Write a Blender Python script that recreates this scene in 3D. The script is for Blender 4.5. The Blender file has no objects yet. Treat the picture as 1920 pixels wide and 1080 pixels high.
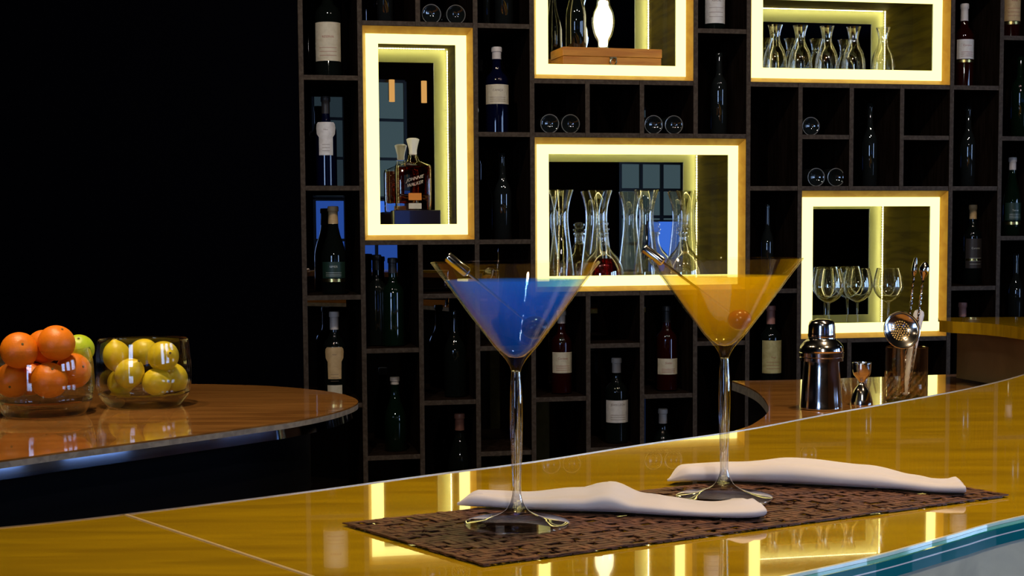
import bpy, bmesh, math, random
from mathutils import Vector, Matrix
from math import sin, cos, pi, radians, sqrt, atan2
random.seed(7)
S = bpy.context.scene
COL = S.collection

# ------------------------------------------------------------------ camera
CH = 1.10 + 0.19436                    # eye height above the floor; bar top is at 1.10
F, PPY, PITCH, ROLL = 2689.494, 631.075, 0.06926, -0.00659
cd = bpy.data.cameras.new('camera'); cam = bpy.data.objects.new('camera', cd); COL.objects.link(cam)
cd.sensor_width = 36.0; cd.lens = F / 1920 * 36.0
cd.shift_y = (PPY - 540) / 1920.0
cd.clip_start = 0.02
_cz, _sz, _cr, _sr = cos(PITCH), sin(PITCH), cos(ROLL), sin(ROLL)
right0 = Vector((1, 0, 0)); fwd = Vector((0, _cz, -_sz)); up0 = Vector((0, _sz, _cz))
rt = right0 * _cr + up0 * _sr
up = -right0 * _sr + up0 * _cr
M = Matrix((rt, up, -fwd)).transposed().to_4x4(); M.translation = (0, 0, CH)
cam.matrix_world = M
S.camera = cam

# ------------------------------------------------------------------ view, world, lights
S.view_settings.view_transform = 'Standard'; S.view_settings.look = 'None'
S.view_settings.gamma = 1.0; S.view_settings.exposure = 0.0
S.view_settings.use_curve_mapping = False
cy = S.cycles
cy.max_bounces = 14; cy.diffuse_bounces = 3; cy.glossy_bounces = 8; cy.transmission_bounces = 12
cy.transparent_max_bounces = 24; cy.volume_bounces = 2
cy.sample_clamp_indirect = 6.0; cy.blur_glossy = 0.3
cy.use_denoising = True
w = bpy.data.worlds.new('night'); S.world = w; w.use_nodes = True
w.node_tree.nodes['Background'].inputs[0].default_value = (0.010, 0.014, 0.03, 1)
w.node_tree.nodes['Background'].inputs[1].default_value = 0.3

def disc_lamp(name, loc, target, power, color, size=0.07, spread=100):
    l = bpy.data.lights.new(name, 'AREA'); l.shape = 'DISK'; l.size = size
    l.energy = power; l.color = color; l.spread = radians(spread)
    o = bpy.data.objects.new(name, l); COL.objects.link(o)
    o.location = loc
    o.rotation_euler = (Vector(target) - Vector(loc)).to_track_quat('-Z', 'Y').to_euler()
    return o
WARM = (1.0, 0.70, 0.38)
disc_lamp('bar_downlight', (0.25, 1.15, 2.75), (0.20, 1.15, 1.1), 7.0, WARM, 0.07, 90)
disc_lamp('bar_downlight', (1.15, 1.70, 2.75), (1.0, 1.9, 1.1), 8.5, WARM, 0.07, 90)
disc_lamp('bar_downlight', (-0.35, 0.55, 2.75), (-0.15, 1.0, 1.1), 1.6, WARM, 0.07, 90)
disc_lamp('counter_downlight', (-0.75, 2.45, 2.75), (-0.75, 2.75, 0.95), 6.0, (1.0, .74, .45), 0.07, 90)
disc_lamp('counter_downlight', (-1.15, 2.9, 2.75), (-0.9, 2.8, 0.95), 3, (1.0, .74, .45), 0.07, 90)
disc_lamp('counter_downlight', (0.85, 2.65, 2.75), (0.75, 2.85, 0.95), 5, (1.0, .74, .45), 0.07, 90)
disc_lamp('added_room_fill', (0.2, -1.5, 2.8), (0.4, 1.0, 1.0), 9, (1.0, .92, .80), 0.10, 110)  # unseen fill added behind the camera to brighten the bar front
disc_lamp('shelf_spot', (-0.5, 2.9, 2.9), (-0.6, 4.6, 1.6), 3.2, (1.0, .86, .7), 0.06, 90)
disc_lamp('shelf_spot', (0.6, 3.1, 2.9), (0.5, 4.7, 1.6), 2.6, (1.0, .86, .7), 0.06, 90)
disc_lamp('shelf_spot', (1.5, 3.2, 2.9), (1.5, 5.0, 1.6), 2.6, (1.0, .86, .7), 0.06, 90)

# ------------------------------------------------------------------ geometry of the view -> world
def ray(px, py):
    X = px - 960; Y = py - PPY
    a = (X * _cr + Y * _sr) / F; b = (-X * _sr + Y * _cr) / F
    return Vector((a, _cz - b * _sz, -_sz - b * _cz))
def on_z(px, py, z):
    r = ray(px, py); return r * ((z - CH) / r.z) + Vector((0, 0, CH))
YAW, WD, GA, GB = 0.20157, 4.69723, -0.67187, 0.68078
UX, UZ, DEPTH, BT = 0.186, 0.174, 0.2725, 0.0155
wr = Vector((cos(YAW), sin(YAW), 0)); wn = Vector((-sin(YAW), cos(YAW), 0))
def W(s, off, z): return Vector((0, WD, 0)) + wr * s + wn * off + Vector((0, 0, z))
def on_wall(px, py, off):
    r = ray(px, py); o = Vector((0, WD, 0)) + wn * off
    t = o.dot(wn) / r.dot(wn); P = r * t
    return (P - o).dot(wr), P.z + CH
def GX(i): return i * UX + GA
def GZ(j): return CH + GB - j * UZ

# ------------------------------------------------------------------ object helpers
def link(o, parent=None):
    COL.objects.link(o)
    if parent is not None: o.parent = parent
    return o
def obj(name, bm, mats, parent=None, smooth=False, sharp=35):
    bmesh.ops.recalc_face_normals(bm, faces=bm.faces[:])
    me = bpy.data.meshes.new(name); bm.to_mesh(me); bm.free()
    for m in (mats if isinstance(mats, (list, tuple)) else [mats]): me.materials.append(m)
    if smooth:
        for p in me.polygons: p.use_smooth = True
        me.set_sharp_from_angle(angle=radians(sharp))
    return link(bpy.data.objects.new(name, me), parent)
def tag(o, label, cat, group=None):
    o['label'] = label; o['category'] = cat
    if group: o['group'] = group
    return o
def thing(name, label, cat, loc=(0, 0, 0), rz=0, group=None):
    o = bpy.data.objects.new(name, None); o.empty_display_size = 0.02
    COL.objects.link(o); o.location = loc; o.rotation_euler = (0, 0, rz)
    return tag(o, label, cat, group)
def struct(name, bm, m):
    o = obj(name, bm, m); o['kind'] = 'structure'; return o
def copy_tree(src, loc=None, rz=None, label=None, parent=None):
    c = src.copy(); COL.objects.link(c)
    if parent is not None: c.parent = parent
    for ch in src.children: copy_tree(ch, parent=c)
    if loc is not None: c.location = loc
    if rz is not None: c.rotation_euler = (0, 0, rz)
    if label: c['label'] = label
    return c
def box(bm, x0, x1, y0, y1, z0, z1, mi=0, bevel=0.0):
    vs = [bm.verts.new(p) for p in ((x0,y0,z0),(x1,y0,z0),(x1,y1,z0),(x0,y1,z0),(x0,y0,z1),(x1,y0,z1),(x1,y1,z1),(x0,y1,z1))]
    fs = [bm.faces.new([vs[k] for k in q]) for q in ((3,2,1,0),(4,5,6,7),(0,1,5,4),(1,2,6,5),(2,3,7,6),(3,0,4,7))]
    for f in fs: f.material_index = mi
    if bevel: bmesh.ops.bevel(bm, geom=list({e for f in fs for e in f.edges}), offset=bevel, segments=2, affect='EDGES', profile=0.5)
def boxm(*a, **k):
    bm = bmesh.new(); box(bm, *a, **k); return bm
def lathe(bm, prof, n=48, mi=0, closed=False, c=(0, 0, 0)):
    """prof: list of (r, z); r=0 ends are capped to a point; closed joins last to first."""
    rings = []
    for r, z in prof:
        if r < 1e-6: rings.append([bm.verts.new((c[0], c[1], c[2] + z))])
        else: rings.append([bm.verts.new((c[0] + r*cos(2*pi*k/n), c[1] + r*sin(2*pi*k/n), c[2] + z)) for k in range(n)])
    m = len(rings)
    for a in range(m if closed else m - 1):
        A, B = rings[a], rings[(a + 1) % m]
        for k in range(n):
            k2 = (k + 1) % n
            if len(A) == 1 and len(B) == 1: continue
            if len(A) == 1: f = bm.faces.new((A[0], B[k2], B[k]))
            elif len(B) == 1: f = bm.faces.new((A[k], A[k2], B[0]))
            else: f = bm.faces.new((A[k], A[k2], B[k2], B[k]))
            f.material_index = mi
    return rings
def spline(pts, n=8):
    """Catmull-Rom through tuples, open."""
    out = []; P = [pts[0]] + list(pts) + [pts[-1]]
    for i in range(1, len(P) - 2):
        for k in range(n):
            t = k / n
            out.append(tuple(0.5*((2*b) + (c-a)*t + (2*a-5*b+4*c-d)*t*t + (-a+3*b-3*c+d)*t**3) for a, b, c, d in zip(P[i-1], P[i], P[i+1], P[i+2])))
    out.append(tuple(pts[-1])); return out
def tube(bm, pts, rad, n=10, cap=True, mi=0):
    pts = [Vector(p) for p in pts]; rings = []
    r = rad if isinstance(rad, (list, tuple)) else [rad]*len(pts)
    d0 = (pts[1]-pts[0]).normalized(); u = d0.orthogonal().normalized()
    for i, p in enumerate(pts):
        d = (pts[min(i+1, len(pts)-1)] - pts[max(i-1, 0)]).normalized()
        u = (u - d*u.dot(d)).normalized(); v = d.cross(u)
        rings.append([bm.verts.new(p + (u*cos(2*pi*k/n) + v*sin(2*pi*k/n))*r[i]) for k in range(n)])
    for a in range(len(rings)-1):
        for k in range(n):
            f = bm.faces.new((rings[a][k], rings[a][(k+1) % n], rings[a+1][(k+1) % n], rings[a+1][k])); f.material_index = mi
    if cap:
        bm.faces.new(rings[0][::-1]).material_index = mi; bm.faces.new(rings[-1]).material_index = mi
def prism(bm, pts, z0, z1, mi=0, bevel=0.0):
    lo = [bm.verts.new((x, y, z0)) for x, y in pts]; hi = [bm.verts.new((x, y, z1)) for x, y in pts]
    n = len(pts)
    b = bm.faces.new(lo[::-1]); t = bm.faces.new(hi)
    fs = [b, t] + [bm.faces.new((lo[k], lo[(k+1) % n], hi[(k+1) % n], hi[k])) for k in range(n)]
    for f in fs: f.material_index = mi
    if bevel:
        bmesh.ops.bevel(bm, geom=list(t.edges), offset=bevel, segments=2, affect='EDGES')
    return fs
def ribbon_wall(bm, pts, z0, z1, th):
    """upright strip of thickness th along a plan curve."""
    P = [Vector((x, y)) for x, y in pts]; L = []; R = []
    for i, p in enumerate(P):
        d = (P[min(i+1, len(P)-1)] - P[max(i-1, 0)]).normalized(); nn = Vector((-d.y, d.x))*th/2
        L.append(p + nn); R.append(p - nn)
    poly = [(q.x, q.y) for q in L] + [(q.x, q.y) for q in reversed(R)]
    prism(bm, poly, z0, z1)

# ------------------------------------------------------------------ materials
def nt(name):
    m = bpy.data.materials.new(name); m.use_nodes = True; t = m.node_tree; t.nodes.clear()
    out = t.nodes.new('ShaderNodeOutputMaterial'); return m, t, out
def P(name, base, rough=.5, metal=0., spec=.5, coat=0., emis=None, es=0., trans=0., ior=1.5, bump=None, var=None, sub=0., sheen=0.):
    """principled; var=(colour2, scale xyz, detail, lo, hi) mixes a stretched noise; bump=(strength, scale xyz, dist)."""
    m, t, out = nt(name); b = t.nodes.new('ShaderNodeBsdfPrincipled'); t.links.new(b.outputs[0], out.inputs[0])
    I = b.inputs
    I['Base Color'].default_value = (*base, 1); I['Roughness'].default_value = rough; I['Metallic'].default_value = metal
    I['Specular IOR Level'].default_value = spec; I['Coat Weight'].default_value = coat; I['Coat Roughness'].default_value = 0.01
    I['Transmission Weight'].default_value = trans; I['IOR'].default_value = ior
    if sub: I['Subsurface Weight'].default_value = sub; I['Subsurface Radius'].default_value = (.01, .006, .003); I['Subsurface Scale'].default_value = 1
    if sheen: I['Sheen Weight'].default_value = sheen
    if emis: I['Emission Color'].default_value = (*emis, 1); I['Emission Strength'].default_value = es
    if var or bump: tc = t.nodes.new('ShaderNodeTexCoord')
    def noise(sc, det):
        mp = t.nodes.new('ShaderNodeMapping'); mp.inputs['Scale'].default_value = sc
        t.links.new(tc.outputs['Object'], mp.inputs[0]); n = t.nodes.new('ShaderNodeTexNoise')
        n.inputs['Scale'].default_value = 1; n.inputs['Detail'].default_value = det; n.inputs['Distortion'].default_value = .6
        t.links.new(mp.outputs[0], n.inputs['Vector']); return n
    if var:
        c2, sc, det, lo, hi = var; n = noise(sc, det)
        mr = t.nodes.new('ShaderNodeMapRange'); mr.inputs[1].default_value = lo; mr.inputs[2].default_value = hi
        t.links.new(n.outputs[0], mr.inputs[0]); mx = t.nodes.new('ShaderNodeMixRGB')
        mx.inputs[1].default_value = (*base, 1); mx.inputs[2].default_value = (*c2, 1)
        t.links.new(mr.outputs[0], mx.inputs[0]); t.links.new(mx.outputs[0], I['Base Color'])
    if bump:
        st, sc, dist = bump; n = noise(sc, 4); bp = t.nodes.new('ShaderNodeBump')
        bp.inputs['Strength'].default_value = st; bp.inputs['Distance'].default_value = dist
        t.links.new(n.outputs[0], bp.inputs['Height']); t.links.new(bp.outputs[0], I['Normal'])
    return m
def thin_glass(name, tint=(1, 1, 1), ior=1.5, rough=0.0, boost=1.0, gcol=(1, 1, 1)):
    m, t, out = nt(name)
    tr = t.nodes.new('ShaderNodeBsdfTransparent'); tr.inputs[0].default_value = (*tint, 1)
    gl = t.nodes.new('ShaderNodeBsdfGlossy'); gl.inputs['Roughness'].default_value = rough; gl.inputs[0].default_value = (*gcol, 1)
    lw = t.nodes.new('ShaderNodeLayerWeight'); lw.inputs[0].default_value = .5      # Schlick: the same from both sides of the wall
    pw = t.nodes.new('ShaderNodeMath'); pw.operation = 'POWER'; pw.inputs[1].default_value = 5.0; t.links.new(lw.outputs['Facing'], pw.inputs[0])
    f0 = ((ior-1)/(ior+1))**2
    fr = t.nodes.new('ShaderNodeMath'); fr.operation = 'MULTIPLY_ADD'; fr.inputs[1].default_value = 1-f0; fr.inputs[2].default_value = f0; t.links.new(pw.outputs[0], fr.inputs[0])
    mu = t.nodes.new('ShaderNodeMath'); mu.operation = 'MULTIPLY'; mu.inputs[1].default_value = boost; mu.use_clamp = True
    mx = t.nodes.new('ShaderNodeMixShader')
    t.links.new(fr.outputs[0], mu.inputs[0]); t.links.new(mu.outputs[0], mx.inputs[0])
    t.links.new(tr.outputs[0], mx.inputs[1]); t.links.new(gl.outputs[0], mx.inputs[2]); t.links.new(mx.outputs[0], out.inputs[0])
    return m
def real_glass(name, col=(1, 1, 1), ior=1.5):
    m, t, out = nt(name); g = t.nodes.new('ShaderNodeBsdfGlass'); g.inputs['Color'].default_value = (*col, 1)
    g.inputs['Roughness'].default_value = 0; g.inputs['IOR'].default_value = ior
    t.links.new(g.outputs[0], out.inputs[0]); return m
def drink(name, scat, absn, dens, ior=1.33):
    """clear-surfaced liquid with a coloured, faintly cloudy volume."""
    m = thin_glass(name, (1, 1, 1), ior, 0.0, .25); t = m.node_tree
    out = [n for n in t.nodes if n.type == 'OUTPUT_MATERIAL'][0]
    v = t.nodes.new('ShaderNodeAddShader'); sc_ = t.nodes.new('ShaderNodeVolumeScatter'); ab = t.nodes.new('ShaderNodeVolumeAbsorption')
    sc_.inputs['Color'].default_value = (*scat, 1); sc_.inputs['Density'].default_value = dens[0]
    ab.inputs['Color'].default_value = (*absn, 1); ab.inputs['Density'].default_value = dens[1]
    t.links.new(sc_.outputs[0], v.inputs[0]); t.links.new(ab.outputs[0], v.inputs[1])
    t.links.new(v.outputs[0], out.inputs[1]); return m
def emit(name, col, st):
    m, t, out = nt(name); e = t.nodes.new('ShaderNodeEmission'); e.inputs[0].default_value = (*col, 1); e.inputs[1].default_value = st
    t.links.new(e.outputs[0], out.inputs[0]); return m

m_bar = P('golden veined bar top', (.45, .29, .006), .045, 0, .6, coat=.6, var=((.32, .20, .006), (7, 60, 7), 6, .38, .66))
m_bar2 = m_bar
m_joint = P('pale joint', (.62, .50, .30), .3, .3)
m_edge = P('metal lip', (.50, .45, .38), .35, 1.)
m_teal = P('teal glass edge', (.006, .17, .21), .05, 0, .6)
m_glassrim = P('white glass edge line', (.85, .92, .95), .05, 0, .8, coat=1)
m_stone = P('grey stone', (.68, .62, .45), .45, 0, .3, var=((.48, .44, .32), (14, 14, 14), 8, .35, .65), bump=(.25, (30, 30, 30), .002))
m_vein = P('pale vein', (.5, .5, .46), .4)
m_black = P('black cladding', (.006, .006, .008), .25, 0, .3)
m_counter = P('brown travertine counter', (.36, .165, .042), .07, 0, .6, coat=.5, var=((.21, .09, .022), (3.2, 26, 5), 7, .36, .66))
m_cedge = P('grey counter edge', (.36, .33, .29), .35, 0, .4, var=((.24, .22, .20), (60, 60, 60), 3, .4, .6))
m_fascia = P('brushed steel fascia', (.22, .28, .42), .06, 1.)
m_riser = P('bronze riser', (.22, .13, .06), .4, .2, var=((.15, .085, .035), (8, 8, 8), 4, .35, .65))
m_shelf = P('dark wenge shelf', (.010, .006, .0035), .9, 0, .0, var=((.018, .011, .008), (60, 60, 8), 6, .4, .62))
m_shelfedge = P('sheen-tinted shelf front edge', (.040, .025, .014), .5, 0, .15, var=((.070, .048, .030), (80, 80, 80), 6, .4, .62))  # paler than the boards: sheen of the front edges put into the colour
m_mirror = P('mirror', (.86, .87, .86), .0, 1.)
m_dmirror = P('smoked mirror', (.34, .35, .38), .0, 1.)
m_splay = P('gilt wood surround', (.72, .40, .055), .45, 0, .3, var=((.62, .31, .04), (20, 20, 20), 4, .4, .6))
m_house = P('olive wood lining', (.13, .10, .005), .7, 0, .03, var=((.085, .06, .003), (5, 5, 40), 4, .4, .6))
m_cream = P('cream board', (.60, .66, .36), .5)
m_panel = emit('lit diffuser', (1.0, .86, .27), 2.6)
m_led = emit('led beads', (1.0, .84, .36), 20.0)
m_tape = P('led tape', (.6, .55, .3), .5)
g_thin = thin_glass('clear thin glass', (.975, .98, .98), 1.5, 0, .8)
g_niche = thin_glass('crystal', (.965, .96, .92), 1.6, 0, 2.6)
g_real = real_glass('clear glass', (1, 1, 1), 1.5)
g_stem = thin_glass('stem glass', (.93, .95, .98), 1.5, 0, 1.6)
_t = g_stem.node_tree; _o = [n for n in _t.nodes if n.type == 'OUTPUT_MATERIAL'][0]; _s = _o.inputs[0].links[0].from_socket
_g = _t.nodes.new('ShaderNodeBsdfGlass'); _g.inputs['IOR'].default_value = 1.5; _g.inputs['Roughness'].default_value = 0
_m = _t.nodes.new('ShaderNodeMixShader'); _m.inputs[0].default_value = .32
_t.links.new(_s, _m.inputs[1]); _t.links.new(_g.outputs[0], _m.inputs[2]); _t.links.new(_m.outputs[0], _o.inputs[0])
m_dark = P('dark green bottle glass', (.0035, .005, .004), .04, 0, .6, coat=.4)
m_blue_dark = P('ink blue bottle glass', (.0012, .002, .014), .04, 0, .7, coat=.4)
m_amber = P('rose wine bottle glass', (.016, .0014, .0008), .05, 0, .6, coat=.4)
m_clearb = P('empty bottle glass', (.008, .010, .010), .03, 0, .9, coat=.9)
m_rimg = P('pale base highlight', (.22, .21, .20), .12, 0, .8, coat=.6)
m_green = P('green bottle glass', (.002, .009, .004), .04, 0, .8, coat=.6)
m_label = P('cream paper', (.66, .58, .42), .6, var=((.56, .48, .33), (60, 60, 60), 4, .4, .7))
m_white = P('white paper', (.72, .68, .64), .6, var=((.6, .56, .52), (60, 60, 60), 4, .4, .7))
m_tan = P('tan paper', (.62, .42, .20), .6, var=((.52, .34, .15), (60, 60, 60), 4, .4, .7))
m_ylabel = P('aged yellow paper', (.55, .48, .22), .6, var=((.42, .34, .13), (50, 50, 50), 4, .4, .7))
m_glabel = P('dark green paper', (.012, .035, .022), .45)
m_blabel = P('dark brown paper', (.035, .028, .026), .45)
m_gold = P('gold foil', (.80, .62, .22), .25, 1.)
m_ink = P('ink', (.16, .10, .06), .6)
m_redink = P('red ink', (.32, .06, .03), .6)
m_paleink = P('silver ink', (.6, .6, .5), .4, .4)
m_capw = P('pale capsule', (.62, .56, .52), .45)
m_capb = P('black capsule', (.02, .018, .018), .4)
m_capr = P('rose capsule', (.42, .19, .16), .4)
m_cork = P('cork', (.45, .28, .13), .8)
m_orange = P('orange peel', (.80, .205, .003), .42, 0, .5, bump=(.35, (260, 260, 260), .0015), var=((.78, .20, .004), (18, 18, 18), 3, .35, .7))
m_lemon = P('lemon peel', (.80, .62, .02), .38, 0, .5, bump=(.3, (240, 240, 240), .0012), var=((.66, .50, .02), (18, 18, 18), 3, .35, .7))
m_lime = P('lime green peel', (.45, .62, .02), .4, 0, .5, bump=(.3, (240, 240, 240), .0012))
m_stem = P('stem button', (.12, .09, .02), .8)
m_steel = P('polished steel', (.80, .78, .78), .13, 1.)
m_steel2 = P('satin steel', (.55, .52, .50), .2, 1.)
m_nylon = P('white nylon', (.92, .92, .95), .4)
m_napkin = P('white linen', (.50, .49, .56), .85, 0, .2, sheen=.2, bump=(.12, (700, 700, 700), .0004))
m_mat = P('brown woven vinyl', (.055, .024, .015), .42, .0, .35, var=((.15, .070, .042), (140, 140, 140), 3, .4, .65))
m_blue = drink('blue cocktail', (.0, .24, 1.0), (.0, .48, 1.0), (25, 52))
m_goldd = drink('amber cocktail', (.80, .54, .0), (.93, .72, .0), (21, 36))
m_cherry = P('cherry', (.22, .004, .008), .2, 0, .6, coat=.5)
m_dcherry = P('dark cherry', (.012, .003, .010), .2, 0, .5, coat=.5)
m_whisky = thin_glass('whisky', (.75, .22, .02), 1.3)
m_redliq = thin_glass('red liquor', (.62, .035, .015), 1.3)
m_wood = P('honey wood', (.66, .27, .03), .4, 0, .4, var=((.50, .17, .015), (8, 8, 60), 5, .4, .65))
m_brass = P('brass', (.62, .5, .25), .25, 1.)
m_glow_infill = emit('glowing mantle', (1.0, .90, .60), 4.0)
m_wallk = P('black wall', (.0012, .0012, .002), .8, 0, .0)
m_floor = P('dark floor', (.010, .008, .007), .3, 0, .3)
m_roomwall = P('dark brown wall', (.006, .0028, .001), .8, 0, .0)
m_mull = P('window frame', (.02, .022, .025), .5)
m_day = emit('daylight', (.40, .60, 1.0), 9.0)
m_screen = emit('dusk behind paper screen', (.22, .36, .42), .22)
m_bluep = emit('blue evening light', (.05, .17, .75), 1.0)
m_sconce = emit('sconce glow', (1.0, .50, .14), .75)

# ------------------------------------------------------------------ room shell
struct('floor', boxm(-5, 7.2, -5.2, 6.5, -.1, 0), m_floor)
struct('ceiling', boxm(-5, 7.2, -5.2, 6.5, 3.2, 3.3), m_wallk)
struct('wall_left', boxm(-5.1, -5, -5.2, 6.5, 0, 3.2), m_wallk)
struct('wall_right', boxm(7.0, 7.1, -5.2, 6.5, 0, 3.2), m_roomwall)
struct('wall_rear', boxm(-5, 7.2, -5.2, -5.1, 0, 3.2), m_roomwall)
struct('wall_far', boxm(-5, 7.2, 6.5, 6.6, 0, 3.2), m_wallk)
# black partition the bottle wall is set into, left of it
bm = bmesh.new(); box(bm, -4.5, 0, 0, .30, 0, 3.2)
o = struct('wall_back', bm, m_wallk); o.location = W(GX(0) - BT/2 - .001, 0, 0); o.rotation_euler = (0, 0, YAW)
def win(name, x0, x1, y0, y1, z0, z1, pane, nx, nz, axis, fr=.03):
    """window on the right (axis 'x') or rear ('y') wall: lit pane behind frame and glazing bars."""
    if axis == 'x':
        p = struct(name, boxm(x0, x0+.01, y0, y1, z0, z1), pane)
        bm = bmesh.new()
        for k in range(nx+1):
            y = y0 + (y1-y0)*k/nx; box(bm, x0-.03, x0-.001, y-fr/2, y+fr/2, z0, z1)
        for k in range(nz+1):
            z = z0 + (z1-z0)*k/nz; box(bm, x0-.028, x0-.002, y0, y1, z-fr/2, z+fr/2)
    else:
        p = struct(name, boxm(x0, x1, y0-.01, y0, z0, z1), pane)
        bm = bmesh.new()
        for k in range(nx+1):
            x = x0 + (x1-x0)*k/nx; box(bm, x-fr/2, x+fr/2, y0+.001, y0+.03, z0, z1)
        for k in range(nz+1):
            z = z0 + (z1-z0)*k/nz; box(bm, x0, x1, y0+.002, y0+.028, z-fr/2, z+fr/2)
    f = obj('window_frame', bm, m_mull, p)
win('window_1', 6.98, 0, -1.7, -.5, .5, 2.8, m_day, 2, 1, 'x', .09)
win('window_2', 6.98, 0, .3, 1.4, .5, 2.8, m_day, 2, 1, 'x', .09)
win('window_3', 6.98, 0, 2.3, 3.3, .5, 2.8, m_day, 2, 1, 'x', .09)
win('window_4', 5.63, 6.71, -5.08, 0, .9, 2.75, m_screen, 4, 6, 'y', .035)
win('window_5', 2.05, 3.06, -5.08, 0, 1.72, 2.95, m_screen, 3, 3, 'y', .03)
win('window_6', 2.05, 3.06, -5.08, 0, .85, 1.70, m_bluep, 3, 2, 'y', .03)
win('window_7', -3.9, -2.3, -5.08, 0, .5, 2.8, m_day, 2, 2, 'y', .06)
win('blue_cloth_glow', 5.95, 6.70, -5.03, 0, .80, 1.47, m_bluep, 1, 1, 'y', .02)  # glowing panel stands in for blue-lit cloth in front of the screen
for x in (2.90, 3.26):
    t = thing('wall_sconce', 'amber tube wall lamp seen in the mirror of the tall glowing box', 'lamp', (x, -5.02, 2.73), 0, 'pair of tube wall lamps')
    bm = bmesh.new(); lathe(bm, [(0, 0), (.03, 0), (.03, .23), (0, .23)], 20); obj('lamp_tube', bm, m_sconce, t, True, 40)
    obj('wall_plate', boxm(-.02, .02, -.077, -.03, .02, .20), m_mull, t)

# ------------------------------------------------------------------ the bottle wall
niches = {1: (1, 3, 0, 4), 2: (4, 7, -3, 1), 3: (8, 12, -1, 1), 4: (4, 8, 2, 5), 5: (9, 12, 3, 6)}
def in_niche(ci, j0, j1):
    return any(a <= ci < b and c <= j0 and j1 <= d for a, b, c, d in niches.values())
shelf = thing('bottle_shelf', 'black wooden wall rack of square and tall cells full of bottles behind the bar', 'shelf', W(0, 0, 0), YAW)
NC = 15
JT, JB = -3, 11
full = {0: (-1,1,3,5,7,9), 1: (0,4,6,8,10), 2: (0,4,5,7,9), 3: (-2,0,2,4,6,8,10), 4: (1,2,5,7,9), 5: (1,2,5,6,8,10), 6: (1,2,5,7,9),
        7: (-2,0,2,5,6,8,10), 8: (-1,1,3,5,7,9), 9: (-1,1,2,3,6,8,10), 10: (-1,1,3,6,8,10), 11: (-1,1,2,3,6,8,10), 12: (-1,1,3,5,7,9), 13: (-2,0,2,4,6,8,10), 14: (-1,1,3,5,7,9)}
full[7] = (-2, 0, 2, 6, 8, 10)
for i in range(NC + 1):
    j = JT
    while j < JB:                                    # uprights, broken where a lit box spans them
        spans = [(c, d) for a, b, c, d in niches.values() if a < i < b]
        inside = [s for s in spans if s[0] <= j < s[1]]
        if inside: j = inside[0][1]; continue
        e = min([s[0] for s in spans if s[0] > j] + [JB])
        z1 = GZ(j) + (BT/2 if spans and j in [s[1] for s in spans] else 0); z0 = GZ(e) - (BT/2 if e < JB else 0)
        if i == 2 and e == 0: pass
        obj('divider', boxm(GX(i)-BT/2, GX(i)+BT/2, 0, DEPTH, z0, z1, bevel=.0006), m_shelf, shelf)['edge'] = 1
        j = e
def front_edged(o):
    o.data.materials.append(m_shelfedge)
    for p in o.data.polygons:
        if p.normal.y < -.9: p.material_index = 1
for ci, js in full.items():
    for j in js:
        obj('shelf_board', boxm(GX(ci)+BT/2, GX(ci+1)-BT/2, .0015, DEPTH, GZ(j)-BT/2, GZ(j)+BT/2, bevel=.0006), m_shelf, shelf)['edge'] = 1
for o_ in list(shelf.children):
    if 'edge' in o_: del o_['edge']; front_edged(o_)
obj('back_mirror', boxm(GX(0)-BT/2, GX(NC)+BT/2, DEPTH+.001, DEPTH+.006, 0.0, GZ(JT)), m_dmirror, shelf)
obj('plinth', boxm(GX(0)-BT/2, GX(NC)+BT/2, .02, DEPTH, 0.0, GZ(JB)-.0001), m_shelf, shelf)

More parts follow.
